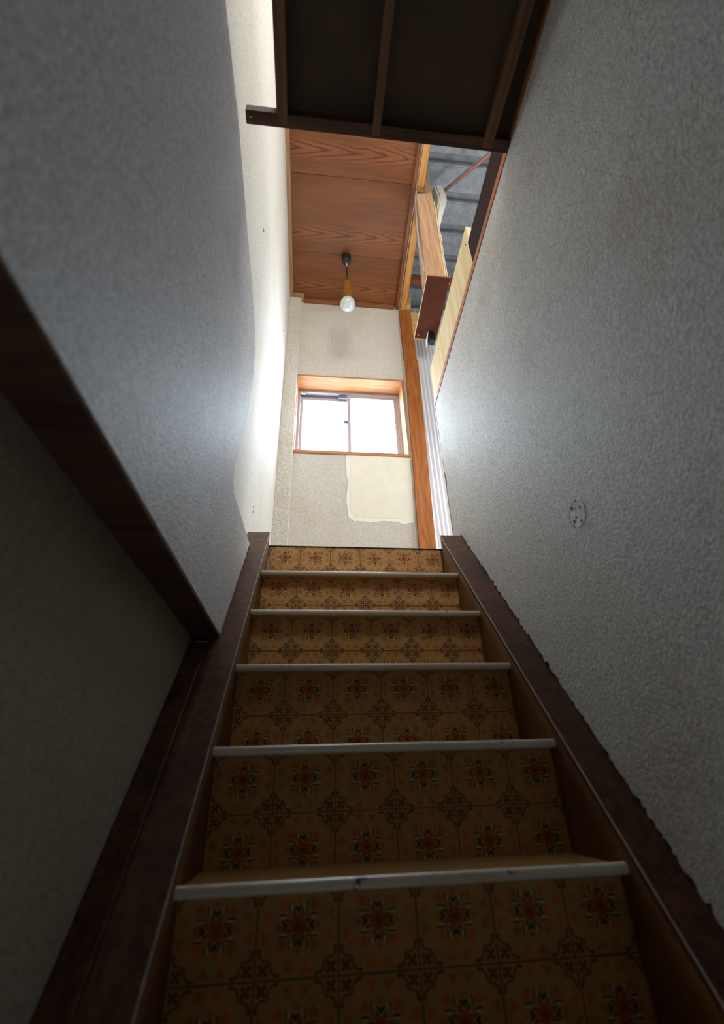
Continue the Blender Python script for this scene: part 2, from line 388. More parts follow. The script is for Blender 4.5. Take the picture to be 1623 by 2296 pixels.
# recessed lower wall with its soffit
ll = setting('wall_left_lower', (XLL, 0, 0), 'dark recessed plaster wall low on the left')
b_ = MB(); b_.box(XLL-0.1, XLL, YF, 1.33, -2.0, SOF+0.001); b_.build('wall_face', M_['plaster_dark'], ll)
so = setting('trim_1', (XLL, 0, SOF), 'dark timber soffit under the overhanging left wall')
b_ = MB(); b_.box(XLL-0.05, XN-0.0015, YF, 1.31, SOF-0.006, SOF); b_.box(XLL-0.05, XN-0.003, 1.285, 1.335, -0.2, SOF-0.018)
b_.build('soffit_board', M_['dark'], so, bevel=0.002)

# ------------------------------------------------------------------ right partition wall
wr = setting('wall_right', (xW(1.0), 1.0, 0), 'grey speckled plaster partition on the right of the stairs')
bot = jag([(YF, strz(YF)-0.3), (0.3, strz(0.3)+0.004), (1.74, strz(1.74)+0.006)], 0.009, 0.0045, 9)
top = jag([(YE-0.002, ZT-0.002), (YF, ZT-0.002)], 0.003, 0.006, 4)
endc = [(YE, 0.92), (YE-0.002, 0.93), (YE, 1.24), (YE-0.012, 1.25), (YE-0.016, 1.29), (YE-0.006, 1.31), (YE-0.001, 1.33), (YE, 1.55), (YE-0.006, 1.60), (YE-0.001, 1.64)]
poly = bot + endc + top
b_ = MB(); b_.prism([(xW(y), y, z) for y, z in poly], (0.016, 0, 0), 0, 1)
b_.build('wall_face', [M_['plaster_right'], M_['edge']], wr)
g = lambda y: 0.0403*(y-1.70)
x0 = 0.6436
b_ = MB(); b_.box(x0+0.017, x0+0.05, YF, YE-0.004, -2.0, ZT-0.004, shear=g); b_.build('backing_board', M_['gap'], wr)
b_ = MB(); b_.box(x0-0.001, x0+0.05, YE+0.001, YE+0.005, 0.90, ZT-0.002); b_.v = [(v[0]+g(YE), v[1], v[2]) for v in b_.v]
b_.build('end_strip', M_['trim_pale'], wr)
b_ = MB(); b_.box(x0+g(YE)-0.0, x0+g(YE)+0.03, YE+0.0055, YE+0.012, 0.90, ZT-0.002); b_.build('end_bead', M_['paint_white'], wr)
# round filled hole
hp = thing('hole_patch', (xW(0.87), 0.87, 0.522), 'round grey filler patch with dark pits on the right wall', 'wall patch')
b_ = MB(); ring = []; rng = random.Random(3)
for i in range(28):
    a = 2*math.pi*i/28; rr = 1+0.10*noise.noise(Vector((math.cos(a)*2, math.sin(a)*2, 1))); ring.append((0.87+0.033*rr*math.cos(a), 0.522+0.031*rr*math.sin(a)))
b_.prism([(xW(y)-0.0010, y, z) for y, z in ring], (0.002, 0, 0)); b_.build('filler_disc', M_['ash'], hp)
b_ = MB()
n_ = len(ring)
for i in range(n_):
    (y1, z1), (y2, z2) = ring[i], ring[(i+1) % n_]
    k1 = 1.07+0.10*noise.noise(Vector((y1*90, z1*90, 2))); k2 = 1.07+0.10*noise.noise(Vector((y2*90, z2*90, 2)))
    o1 = (0.87+(y1-0.87)*k1, 0.522+(z1-0.522)*k1); o2 = (0.87+(y2-0.87)*k2, 0.522+(z2-0.522)*k2)
    if i < 9 or i > 23: b_.face([(xW(p[0])-0.0012, p[0], p[1]) for p in ((y1, z1), (y2, z2), o2, o1)])
b_.build('rim_shade', M_['gap'], hp, fix=False)  # dark crescent painted as the recess shade along one side of the rim
for (y, z, ry, rz) in [(0.884, 0.544, .004, .006), (0.889, 0.512, .0035, .0045), (0.861, 0.499, .003, .004), (0.853, 0.53, .002, .005), (0.872, 0.537, .0015, .003), (0.876, 0.516, .005, .0015)]:
    b_ = MB(); b_.prism([(xW(y)-0.0016, y+ry*math.cos(i*math.pi/5)*(1+.2*math.sin(i*2)), z+rz*math.sin(i*math.pi/5)) for i in range(10)], (0.0012, 0, 0)); b_.build('pit', M_['gap'], hp)

# timber trims on top of the partition
t2 = setting('trim_2', (xW(1.0), 1.0, ZT), 'brown timber sill along the top of the right partition')
b_ = MB(); b_.box(x0-0.001, x0+0.075, YF, YE+0.006, ZT+0.007, ZT+0.041, shear=g); b_.build('sill', M_['sill'], t2, bevel=0.002)
b_ = MB(); b_.box(x0+0.006, x0+0.07, YF, YE-0.002, ZT-0.0035, ZT+0.0075, shear=g); b_.build('shadow_gap', M_['gap'], t2)
b_ = MB(); b_.box(x0+0.030, x0+0.075, YF, 1.11, ZT+0.041, ZT+0.285, shear=g)
tag(b_.build('upper_board', M_['duskboard'], t2), 'dark brown board standing above the sill')

# ------------------------------------------------------------------ landing floor, right room shell, upper room shell
fl = setting('floor', (0.8, 2.3, LAND), 'landing floor at the top of the stairs')
MB().box(XWL-0.1, 0.60, YL+0.035, YB+0.1, LAND-0.045, LAND-0.001).build('landing_board', M_['floor'], fl)
MB().box(0.60, 2.1, YE+0.02, 3.1, LAND-0.045, LAND-0.001).build('landing_board', M_['floor'], fl)
MB().box(0.72, 2.1, YF, YE+0.02, ZT-0.05, ZT-0.01).build('upper_floor_board', M_['floor'], fl)
MB().box(xR(1.76), 0.66, YL+0.0205, YL+0.034, LAND-0.2, LAND-0.002).build('landing_fascia', M_['ochre'], fl)
MB().box(XWL-0.05, 0.60, YL+0.017, YL+0.036, LAND-0.004, LAND-0.001).build('landing_edge', M_['gap'], fl)
rr = setting('wall_right_outer', (2.05, 0, 0), 'far wall of the neighbouring space')
b_ = MB(); X = 2.0
b_.box(X, X+0.1, YF-0.1, 2.0, -2, 4.7).box(X, X+0.1, 2.85, 3.2, -2, 4.7).box(X, X+0.1, 2.0, 2.85, -2, 1.15).box(X, X+0.1, 2.0, 2.85, 2.05, 4.7)
b_.build('wall_face', M_['exterior'], rr)
fr = setting('wall_front', (0, YF, 0), 'wall behind the viewer')
b_ = MB(); b_.box(-0.4, 2.1, YF-0.1, YF, 1.8, 4.7); b_.build('wall_face', M_['exterior'], fr)
b_ = MB(); b_.box(-0.4, 2.1, YF-0.1, YF, -2, 1.8); b_.build('lower_wall_face', M_['darkboard'], fr)  # dark colour stands in for the unlit hall and cuts bounced light
rb = setting('wall_back_outer', (1.4, 3.1, 0), 'outer wall beyond the landing')
b_ = MB(); b_.box(0.76, 2.1, 3.06, 3.16, 0.3, 4.7); b_.box(0.76, 0.79, YB+0.16, 3.06, 0.3, 4.4); b_.build('wall_face', M_['exterior'], rb)

# ------------------------------------------------------------------ ceiling boards
ce = setting('ceiling', (0, 0, ZC), 'ceiling of wide reddish brown boards above the landing')
seams = [-0.62, -0.04, 0.545, 1.130, 1.715, 2.298, 2.763]
for i in range(6):
    a, e = seams[i]+0.0035, seams[i+1]-0.0035
    b_ = MB(); xr_ = lambda y: 0.664+0.045*(y-1.475)
    b_.hexa([(XWL, a, ZC+0.006), (xr_(a)+0.06, a, ZC+0.006), (xr_(e)+0.06, e, ZC-0.004), (XWL, e, ZC-0.004),
             (XWL, a, ZC+0.014), (xr_(a)+0.06, a, ZC+0.014), (xr_(e)+0.06, e, ZC+0.006), (XWL, e, ZC+0.006)])
    b_.build('ceiling_board', M_['ceil'], ce, origin=(XWL, a if i < 5 else a-0.12, ZC))
MB().box(XWL-0.1, 0.72, YF-0.1, YB+0.1, ZC+0.03, ZC+0.05).build('backing_board', M_['gap'], ce)
t3 = setting('trim_3', (XWL, 0, ZC), 'slim tan moulding along the left edge of the ceiling')
MB().box(XWL, XWL+0.030, -0.6, YB-0.052, ZC-0.030, ZC-0.004).build('moulding', M_['trim_pale'], t3, bevel=0.002)
MB().box(XWL+0.030, -0.135, YB-0.082, YB-0.052, ZC-0.030, ZC-0.005).build('moulding', M_['trim_pale'], t3, bevel=0.002)
MB().box(-0.160, -0.135, YB-0.052, YB, ZC-0.030, ZC-0.005).build('moulding', M_['trim_pale'], t3, bevel=0.002)
t4 = setting('trim_4', (0.2, YB, ZC), 'brown moulding where the ceiling meets the window wall')
MB().box(-0.135, 0.705, YB-0.030, YB, ZC-0.038, ZC-0.005).build('moulding', M_['trimx'], t4, bevel=0.002)
g2 = lambda y: 0.047*(y-1.475)
t5 = setting('trim_5', (0.68, 1.5, ZC), 'reddish moulding with a broken plaster edge along the right side of the ceiling')
MB().box(0.664, 0.690, -0.6, YB-0.0, ZC-0.034, ZC-0.005, shear=g2).build('moulding', M_['trim'], t5, bevel=0.002)
b_ = MB(); pe = []
for i in range(120):
    y = -0.6+i*(YB+0.6)/119; pe.append(y)
for y1, y2 in zip(pe[:-1], pe[1:]):
    j = 0.003*noise.noise(Vector((y1*40, 0, 0))); k = 0.003*noise.noise(Vector((y2*40, 0, 0)))
    b_.hexa([(0.691+g2(y1), y1, ZC-0.040+j), (0.698+g2(y1)+j, y1, ZC-0.040+j), (0.698+g2(y2)+k, y2, ZC-0.040+k), (0.691+g2(y2), y2, ZC-0.040+k),
             (0.691+g2(y1), y1, ZC-0.01), (0.698+g2(y1), y1, ZC-0.01), (0.698+g2(y2), y2, ZC-0.01), (0.691+g2(y2), y2, ZC-0.01)])
b_.build('torn_plaster', M_['edge'], t5)
t6 = setting('trim_6', (0.72, 1.5, ZC), 'yellow pine rail beside the ceiling, in two lengths')
MB().box(0.700, 0.748, -0.6, 1.700, ZC-0.052, ZC+0.04, shear=g2).build('rail', M_['yellow'], t6, bevel=0.002)
MB().box(0.703, 0.758, 1.870, YB-0.02, ZC-0.052, ZC+0.04, shear=g2).build('rail', M_['yellow'], t6, bevel=0.002)
MB().box(0.700, 0.748, 1.700, 1.738, ZC-0.044, ZC+0.04, shear=g2).build('rail', M_['yellow'], t6)

# ------------------------------------------------------------------ ribbed metal roof over the open side
rf = thing('metal_roof', (1.4, 1.2, 4.31), 'grey ribbed metal roof sheet over the open right side', 'roof')
prof = []
ZR = 4.30
y = -1.55
ribs = [1.69-0.27*k for k in range(12, 0, -1)] + [1.69, 1.96, 2.22, 2.495, 2.79]
pts = [(YF-0.1, ZR)]
for ry in ribs: pts += [(ry-0.05, ZR), (ry-0.045, ZR-0.006), (ry-0.038, ZR), (ry-0.034, ZR+0.05), (ry+0.022, ZR+0.05), (ry+0.030, ZR-0.004), (ry+0.040, ZR-0.004), (ry+0.044, ZR)]
pts.append((3.2, ZR))
pts = [p for p in pts if p[0] >= YF-0.1]
b_ = MB()
for (a, za), (c_, zc_) in zip(pts[:-1], pts[1:]):
    b_.face([(0.72, a, za), (0.72, c_, zc_), (2.1, c_, zc_), (2.1, a, za)])
b_.face([(0.72, YF-0.1, ZR+0.08), (0.72, 3.2, ZR+0.08), (2.1, 3.2, ZR+0.08), (2.1, YF-0.1, ZR+0.08)])
b_.build('ribbed_sheet', M_['roof'], rf, fix=False)
MB().box(0.80, 2.0, 2.575, 2.64, 4.065, 4.150).build('purlin', M_['trimx'], rf, bevel=0.003)
MB().box(-0.4, 0.73, YF-0.1, 3.1, 4.395, 4.42).build('cover_sheet', M_['roof'], rf)

# ------------------------------------------------------------------ corrugated siding beyond the post
cs = thing('corrugated_siding', (1.3, 2.99, 0.861), 'pale vertical corrugated sheet beyond the orange post', 'wall sheet')
b_ = MB(); yc_ = 2.985; n_ = 0
x = 0.80; prev = None
while x < 1.95:
    p = (x, yc_+0.0065*math.sin(2*math.pi*x/0.034))
    if prev: b_.face([(prev[0], prev[1], LAND), (p[0], p[1], LAND), (p[0], p[1], 4.22), (prev[0], prev[1], 4.22)])
    prev = p; x += 0.034/10
b_.build('sheet', M_['siding'], cs, smooth=True, fix=False)
yp = MB().box(0.868, 1.02, 2.770, 2.785, 3.485, 3.850).build('pine_offcut_panel', M_['pine'], None, bevel=0.001)
tag(yp, 'small yellow pine panel between the orange post and the dark box', 'panel')

# ------------------------------------------------------------------ orange timber post
pt = thing('timber_post', (0.77, 2.79, LAND), 'tall orange brown timber post between the window wall and the siding', 'post')
def pbox(z0, z1, l0, l1, r0, r1, yn=2.745, yf=2.86, mb=None):
    mb = mb or MB()
    mb.hexa([(l0, yn, z0), (r0, yn, z0), (r0, yf, z0), (l0, yf, z0), (l1, yn, z1), (r1, yn, z1), (r1, yf, z1), (l1, yf, z1)]); return mb
pbox(LAND, 3.165, 0.706, 0.757, 0.822, 0.876).build('lower_shaft', M_['post'], pt, bevel=0.003)
pbox(3.165, ZC-0.055, 0.757, 0.751, 0.866, 0.858, 2.748).build('upper_shaft', M_['post'], pt, bevel=0.003)
b_ = MB()
for y_, z_, l_, r_ in [(0, 3.90, 0.80, 0.86), (0, 4.0, 0.82, 0.872)]: b_.box(l_, r_, 2.70, 2.76, z_-0.045, z_+0.035)
b_.build('wood_block', M_['pine'], pt, bevel=0.002)
pbox(LAND, 3.75, 0.699, 0.742, 0.7055, 0.7505, 2.757, 2.7625).build('plaster_joint', M_['edge'], pt)

# ------------------------------------------------------------------ landing window
wd = setting('window_1', (0.28, YB, WZ0), 'small sliding window in an orange timber reveal on the landing')
fr_t = 0.018
MB().box(WX0, WX1, YB-0.010, YB+0.155, WZ1-fr_t, WZ1).build('head_lining', M_['frame'], wd, bevel=0.0015)
MB().box(WX0, WX1, YB-0.012, YB+0.155, WZ0-0.006, WZ0+0.020).build('sill_lining', M_['frame'], wd, bevel=0.0015)
MB().box(WX0, WX0+0.010, YB-0.008, YB+0.155, WZ0+0.020, WZ1-fr_t).build('jamb_lining', M_['framez'], wd, bevel=0.001)
MB().box(WX1-0.017, WX1, YB-0.010, YB+0.155, WZ0+0.020, WZ1-fr_t).build('jamb_lining', M_['framez'], wd, bevel=0.0015)
ya = YB+0.142; ix0, ix1 = WX0+0.010, WX1-0.017; iz0, iz1 = WZ0+0.020, WZ1-fr_t
b_ = MB(); b_.box(ix0, ix1, ya, ya+0.07, iz1-0.030, iz1).box(ix0, ix1, ya, ya+0.07, iz0, iz0+0.018)
b_.box(ix0, ix0+0.022, ya, ya+0.07, iz0+0.018, iz1-0.030).box(ix1-0.022, ix1, ya, ya+0.07, iz0+0.018, iz1-0.030)
b_.build('outer_frame', M_['alu'], wd, bevel=0.0015)
def sash(name, x0_, x1_, yy, z0_, z1_, st, rt_, rb_, mt):
    f = MB(); f.box(x0_, x0_+st, yy, yy+0.024, z0_, z1_).box(x1_-st, x1_, yy, yy+0.024, z0_, z1_)
    f.box(x0_+st, x1_-st, yy, yy+0.024, z1_-rt_, z1_).box(x0_+st, x1_-st, yy, yy+0.024, z0_, z0_+rb_)
    o = f.build(name, mt, wd, bevel=0.0012)
    MB().box(x0_+st, x1_-st, yy+0.010, yy+0.014, z0_+rb_, z1_-rt_).build('pane', M_['pane'], o)
    return o
sash('sash_right', 0.262, ix1-0.022, ya+0.006, iz0+0.018, iz1-0.034, 0.026, 0.032, 0.012, M_['alu'])
sash('sash_left', ix0+0.022, 0.288, ya+0.038, iz0+0.018, iz1-0.052, 0.022, 0.030, 0.012, M_['alu'])
MB().box(ix0+0.022, 0.262, ya+0.034, ya+0.06, iz1-0.052, iz1-0.030).build('shade_toned_head_track', M_['aludark'], wd)  # bluish shadow above the left sash put into the track colour
MB().box(0.19, 0.262, ya+0.012, ya+0.03, iz1-0.064, iz1-0.050).build('stop', M_['aludark'], wd)
MB().box(ix0+0.024, ix0+0.064, ya+0.004, ya+0.02, iz1-0.042, iz1-0.034).build('stop', M_['paint_white'], wd)
b_ = MB(); b_.box(0.236, 0.262, ya+0.010, ya+0.026, 2.555, 2.585); b_.tube([(0.244, ya+0.012, 2.585), (0.232, ya+0.008, 2.580), (0.232, ya+0.006, 2.550)], 0.005, 8)
b_.build('crescent_latch', M_['lock'], wd, bevel=0.002)

# cream filler patch below the window
fp = thing('filler_patch', (0.48, YB, 1.55), 'square cream filler patch with ragged edges below the landing window', 'wall patch')
L = [(0.24, 2.112)] ; zz = 2.10
out = []
for i in range(26):
    z = 2.112 - i*(2.112-1.60)/25; out.append((0.238+0.016*noise.noise(Vector((1.3, z*9+.37, 0.4)))+0.008*noise.noise(Vector((1.7, z*37, 0.6))), z))
out += [(0.243, 1.580), (0.255, 1.568), (0.268, 1.560)]
for i in range(28):
    x = 0.275 + i*(0.698-0.275)/27; out.append((x, 1.545+0.016*noise.noise(Vector((x*14, 2.3, 0.4)))+0.010*noise.noise(Vector((x*50, 2.6, 0.7)))))
out += [(0.703, 1.56), (0.722, 2.112)]
b_ = MB(); b_.prism([(x, YB-0.0020, z) for x, z in out], (0, 0.0025, 0)); b_.build('feathered_edge', M_['filler_edge'], fp)
inn = [(0.262+0.004*noise.noise(Vector((0, i*.9, 3))), 2.111-i*(0.50)/14) for i in range(15)] + [(0.268, 1.600)] + [(0.34+i*0.36/8, 1.578+0.003*noise.noise(Vector((i, 0, 3)))) for i in range(9)] + [(0.7195, 2.111)]
b_ = MB(); b_.prism([(x, YB-0.0032, z) for x, z in inn], (0, 0.0025, 0)); b_.build('filler', M_['filler'], fp)

# ------------------------------------------------------------------ staircase
st = thing('staircase', (0.18, nos(0)[0], nos(0)[1]), 'steep staircase with floral tile print risers and pale nosings between dark stringers', 'staircase')
TW, TH = 0.1245, 0.1205
# --- printed motif: triangulated polygons in unit tile space, with ink index
def motif():
    P = []; cnt = [0]
    def add(pts, mi, lay): P.append((pts, mi, lay*1000+cnt[0]))
    def star(ro, ri, rot, n=8): 
        return [((ro if k % 2 == 0 else ri)*math.sin(rot+math.pi*k/n), (ro if k % 2 == 0 else ri)*math.cos(rot+math.pi*k/n)) for k in range(2*n)]
    def fan(pts, mi, lay, c=(0, 0)):
        cnt[0] += 1
        for i in range(len(pts)): add([c, pts[i], pts[(i+1) % len(pts)]], mi, lay)
    def blob(cx, cy_, r, mi, lay, sx=1, sy2=1, rot=0, n=9):
        q = []
        for i in range(n):
            a = 2*math.pi*i/n; x, y2 = r*sx*math.cos(a), r*sy2*math.sin(a)
            q.append((cx+x*math.cos(rot)-y2*math.sin(rot), cy_+x*math.sin(rot)+y2*math.cos(rot)))
        fan(q, mi, lay, (cx, cy_))
    def ribbon(pts, w, mi, lay):
        for i in range(len(pts)-1):
            cnt[0] += 1
            (ax, ay), (bx, by) = pts[i], pts[i+1]; wa = w[i] if isinstance(w, list) else w; wb_ = w[i+1] if isinstance(w, list) else w
            L_ = math.hypot(bx-ax, by-ay) or 1; nx, ny = -(by-ay)/L_, (bx-ax)/L_
            a1, a2, b1, b2 = (ax+nx*wa, ay+ny*wa), (ax-nx*wa, ay-ny*wa), (bx+nx*wb_, by+ny*wb_), (bx-nx*wb_, by-ny*wb_)
            add([a1, a2, b2], mi, lay); add([a1, b2, b1], mi, lay)
    r0 = math.pi/8
    for k in range(8):                                     # dark strokes beside the eight tips
        a = r0+k*math.pi/4; s_ = 1 if k % 2 == 0 else -1
        ribbon([(r_*math.sin(a-s_*o_), r_*math.cos(a-s_*o_)) for r_, o_ in ((0.12, -0.25), (0.165, -0.20), (0.21, -0.13), (0.258, -0.03))], [0.010, 0.016, 0.019, 0.010], 3, 1)
        ribbon([(r_*math.sin(a-s_*o_), r_*math.cos(a-s_*o_)) for r_, o_ in ((0.12, -0.22), (0.165, -0.13), (0.205, -0.06), (0.245, 0.035))], [0.008, 0.009, 0.008, 0.005], 2, 2)
    for k in range(4):                                     # motifs repeated along the axes and diagonals
        a = k*math.pi/2
        R_ = lambda x, y2: (x*math.cos(a)+y2*math.sin(a), -x*math.sin(a)+y2*math.cos(a))
        fan([R_(0, 0.12), R_(-0.058, 0.170), R_(-0.045, 0.205), R_(0, 0.180), R_(0.045, 0.205), R_(0.058, 0.170)], 3, 1, R_(0, 0.15))
        blob(*R_(0, 0.246), 0.036, 4, 1, 1.05, 0.95, -a)
        a2 = a+math.pi/4
        Q = lambda x, y2: (x*math.cos(a2)+y2*math.sin(a2), -x*math.sin(a2)+y2*math.cos(a2))
        blob(*Q(0, 0.272), 0.047, 4, 1, 1.0, 1.15, -a2)
        for s_ in (-1, 1): blob(*Q(s_*0.034, 0.300), 0.028, 4, 1, 0.9, 1.1, -a2)
        for s_ in (-1, 1):                                 # tulip sprigs beside each edge
            F = lambda x, y2: R_(s_*(0.100+x), 0.395+y2)
            ribbon([F(-0.050, 0.052), F(-0.042, 0.030), F(-0.010, 0.010), F(0.0, -0.012)], [0.014, 0.024, 0.024, 0.014], 4, 1)
            ribbon([F(0.058, 0.044), F(0.044, 0.026), F(0.012, 0.010), F(0.0, -0.012)], [0.014, 0.024, 0.024, 0.014], 4, 1)
            ribbon([F(0.0, 0.0), F(-0.014, -0.034), F(-0.034, -0.056)], [0.020, 0.013, 0.007], 4, 1)
            ribbon([F(0.0, 0.0), F(0.018, -0.034), F(0.042, -0.046)], [0.018, 0.012, 0.008], 4, 1)
        for s_ in (0, 1):                                  # corner ornament, mirrored about the diagonal
            def G(p, q, s_=s_):
                if s_: p, q = q, p
                return R_(-0.5+p, -0.5+q)
            arc = [G(0.125+0.088*math.cos(math.radians(t)), 0.262+0.088*math.sin(math.radians(t))) for t in (168, 190, 212, 234, 256, 278, 296)]
            ribbon(arc, [0.016, 0.015, 0.013, 0.012, 0.011, 0.009, 0.005], 6, 1)
            blob(*G(0.040, 0.270), 0.023, 6, 1)
            ribbon([G(0.160, 0.150), G(0.146, 0.168), G(0.150, 0.190)], [0.004, 0.010, 0.004], 6, 1)
        for ang in (45, 135, 225, 315):                    # four-petal clover
            t = math.radians(ang); cx_, cy__ = -0.5+0.092+0.045*math.cos(t), -0.5+0.092+0.045*math.sin(t)
            blob(*R_(cx_, cy__), 0.026, 6, 1, 1.25, 0.95, t-a)
        blob(*R_(-0.408, -0.408), 0.018, 6, 1)
    fan(star(0.232, 0.110, r0), 2, 2)                      # pale outline star
    fan(star(0.202, 0.094, r0), 5, 3)
    for k in range(8):                                     # dark hollows and orange petals inside the star
        a = r0+k*math.pi/4
        U = lambda x, y2: (x*math.cos(a)+y2*math.sin(a), -x*math.sin(a)+y2*math.cos(a))
        add([U(-0.036, 0.098), U(0.0, 0.200), U(0.0, 0.135)], 3, 4); add([U(0.0, 0.135), U(0.0, 0.200), U(0.036, 0.098)], 3, 4)
        add([U(0, 0.02), U(-0.024, 0.080), U(0, 0.150)], 7, 5); add([U(0, 0.02), U(0, 0.150), U(0.024, 0.080)], 7, 5)
        ribbon([(0, 0), (0.088*math.sin(a+math.pi/8), 0.088*math.cos(a+math.pi/8))], 0.0045, 3, 6)
        ribbon([(0.03*math.sin(a), 0.03*math.cos(a)), (0.13*math.sin(a), 0.13*math.cos(a))], 0.0028, 5, 6)
    gw = 0.011
    return P, gw
MOT, GW = motif()
_ord = {k: i for i, k in enumerate(sorted(set(m_[2] for m_ in MOT)))}
MOT = [(p_, i_, _ord[l_]) for p_, i_, l_ in MOT]     # every shape gets its own ink thickness
def clip(poly, x0_, x1_, z0_, z1_):
    for ax, lim, sg in ((0, x0_, 1), (0, x1_, -1), (1, z0_, 1), (1, z1_, -1)):
        if not poly: return poly
        o = []
        for i in range(len(poly)):
            a, b2 = poly[i], poly[(i+1) % len(poly)]
            da, db = (a[ax]-lim)*sg, (b2[ax]-lim)*sg
            if da >= 0: o.append(a)
            if (da >= 0) != (db >= 0):
                t = da/(da-db); o.append((a[0]+(b2[0]-a[0])*t, a[1]+(b2[1]-a[1])*t))
        poly = o
    return poly
def riser(i):
    # riser under nosing i+1
    y1, z1 = nos(i+1); yy = y1+0.020
    z0_ = nos(i)[1]; ztop = z1-0.004
    xl, xr = xL(yy), xR(yy)
    mb = MB(); mb.box(xl, xr, yy, yy+0.014, z0_+0.0005, ztop, 0)
    xo = -0.174 + 0.0236*(yy-1.7)
    zg = z1-0.113                        # the horizontal grout line
    lay = 0.0000025
    rng = random.Random(i)
    for k in range(-1, 7):
        for rrow in range(-2, 2):
            cx = xo+(k+0.5)*TW; cz = zg+(rrow+0.5)*TH
            if cz-TH/2 > ztop or cz+TH/2 < z0_ or cx-TW/2 > xr or cx+TW/2 < xl: continue
            for pts, mi, ly in MOT:
                q = clip([(cx+p[0]*TW, cz+p[1]*TH) for p in pts], max(xl, cx-TW/2), min(xr, cx+TW/2), max(z0_+0.001, cz-TH/2), min(ztop, cz+TH/2))
                if len(q) >= 3: mb.face([(a, yy-lay*ly-0.00002, c_) for a, c_ in q], mi)
    for k in range(-1, 8):
        gx = xo+k*TW; q = clip([(gx-0.0013, z0_), (gx+0.0013, z0_), (gx+0.0013, ztop), (gx-0.0013, ztop)], xl, xr, z0_+0.001, ztop)
        if len(q) >= 3: mb.face([(a, yy-0.0010, c_) for a, c_ in q], 1)
    for rrow in range(-2, 2):
        gz = zg+rrow*TH; q = clip([(xl, gz-0.0012), (xr, gz-0.0012), (xr, gz+0.0012), (xl, gz+0.0012)], xl, xr, z0_+0.001, ztop)
        if len(q) >= 3: mb.face([(a, yy-0.0010, c_) for a, c_ in q], 1)
    me_o = mb.build('riser', INK, st, fix=False)
    # printed faces must look towards the viewer
    for p in me_o.data.polygons: pass
    return me_o
for i in range(-3, 6):
    riser(i)
    y_, z_ = nos(i); y2_ = nos(i+1)[0]
    mb = MB(); mb.box(xL(y_), xR(y_), y_-0.002, y2_+0.0335, z_-0.010, z_); mb.build('tread', INK[0], st)
    # half-round nosing strip
    pr = [(y_+0.024, z_+0.0015), (y_+0.024, z_+0.0001), (y_-0.0022, z_+0.0001), (y_-0.0022, z_-0.0098)]
    for k in range(11):
        a = math.radians(-84+k*17.5); pr.append((y_-0.003-0.0088*math.cos(a), z_-0.0018+0.0088*math.sin(a)))
    pr.append((y_+0.006, z_+0.0055)); pr.append((y_+0.018, z_+0.0030))
    mb = MB(); mb.prism([(xL(y_)+0.001, a, c_) for a, c_ in pr], (xR(y_)-xL(y_)-0.002, 0, 0))
    o = mb.build('nosing', M_['nosing'], st)
def stringer(side):
    ys, ye = YF+0.15, (1.731 if side < 0 else 1.738)
    inn_ = xL if side < 0 else xR
    if side < 0: out_ = lambda y: -0.2645
    else: out_ = lambda y: xW(y)+0.0155
    def rail(a, b2):
        top_, bt = strz, (lambda y: SL*y-1.2130-0.34)
        mb.hexa([(inn_(a) if side > 0 else out_(a), a, bt(a)), (out_(a) if side > 0 else inn_(a), a, bt(a)), (out_(b2) if side > 0 else inn_(b2), b2, bt(b2)), (inn_(b2) if side > 0 else out_(b2), b2, bt(b2)),
                 (inn_(a) if side > 0 else out_(a), a, top_(a)), (out_(a) if side > 0 else inn_(a), a, top_(a)), (out_(b2) if side > 0 else inn_(b2), b2, top_(b2)), (inn_(b2) if side > 0 else out_(b2), b2, top_(b2))], 0)
    mb = MB(); rail(ys, ye)
    if side < 0:   # the lower run is wider where the wall steps back
        mb.hexa([(XLL+0.001, ys, strz(ys)-0.34), (-0.2645, ys, strz(ys)-0.34), (-0.2645, 1.26, strz(1.26)-0.34), (XLL+0.001, 1.26, strz(1.26)-0.34),
                 (XLL+0.001, ys, strz(ys)), (-0.2645, ys, strz(ys)), (-0.2645, 1.26, strz(1.26)), (XLL+0.001, 1.26, strz(1.26))])
    o = mb.build('stringer', M_['stringer'], st, bevel=0.003)
    # ochre lining on the inner face, pale highlight painted along the arris
    mb = MB(); e = -side*0.0008
    f0 = lambda y: inn_(y)+e
    mb.face([(f0(ys), ys, strz(ys)-0.33), (f0(ye-0.02), ye-0.02, strz(ye-0.02)-0.33), (f0(ye-0.02), ye-0.02, strz(ye-0.02)-0.018), (f0(ys), ys, strz(ys)-0.018)])
    tag(mb.build('stringer_lining', M_['ochre'], o, fix=False), 'ochre painted inner face')
    mb = MB()
    mb.tube([(inn_(y)-side*0.0002, y, strz(y)-0.001) for y in [ys+(ye-ys)*k/30 for k in range(31)]], 0.0016, 6)
    tag(mb.build('arris_highlight', M_['edge'], o), 'pale highlight painted along the edge')
stringer(-1); stringer(1)
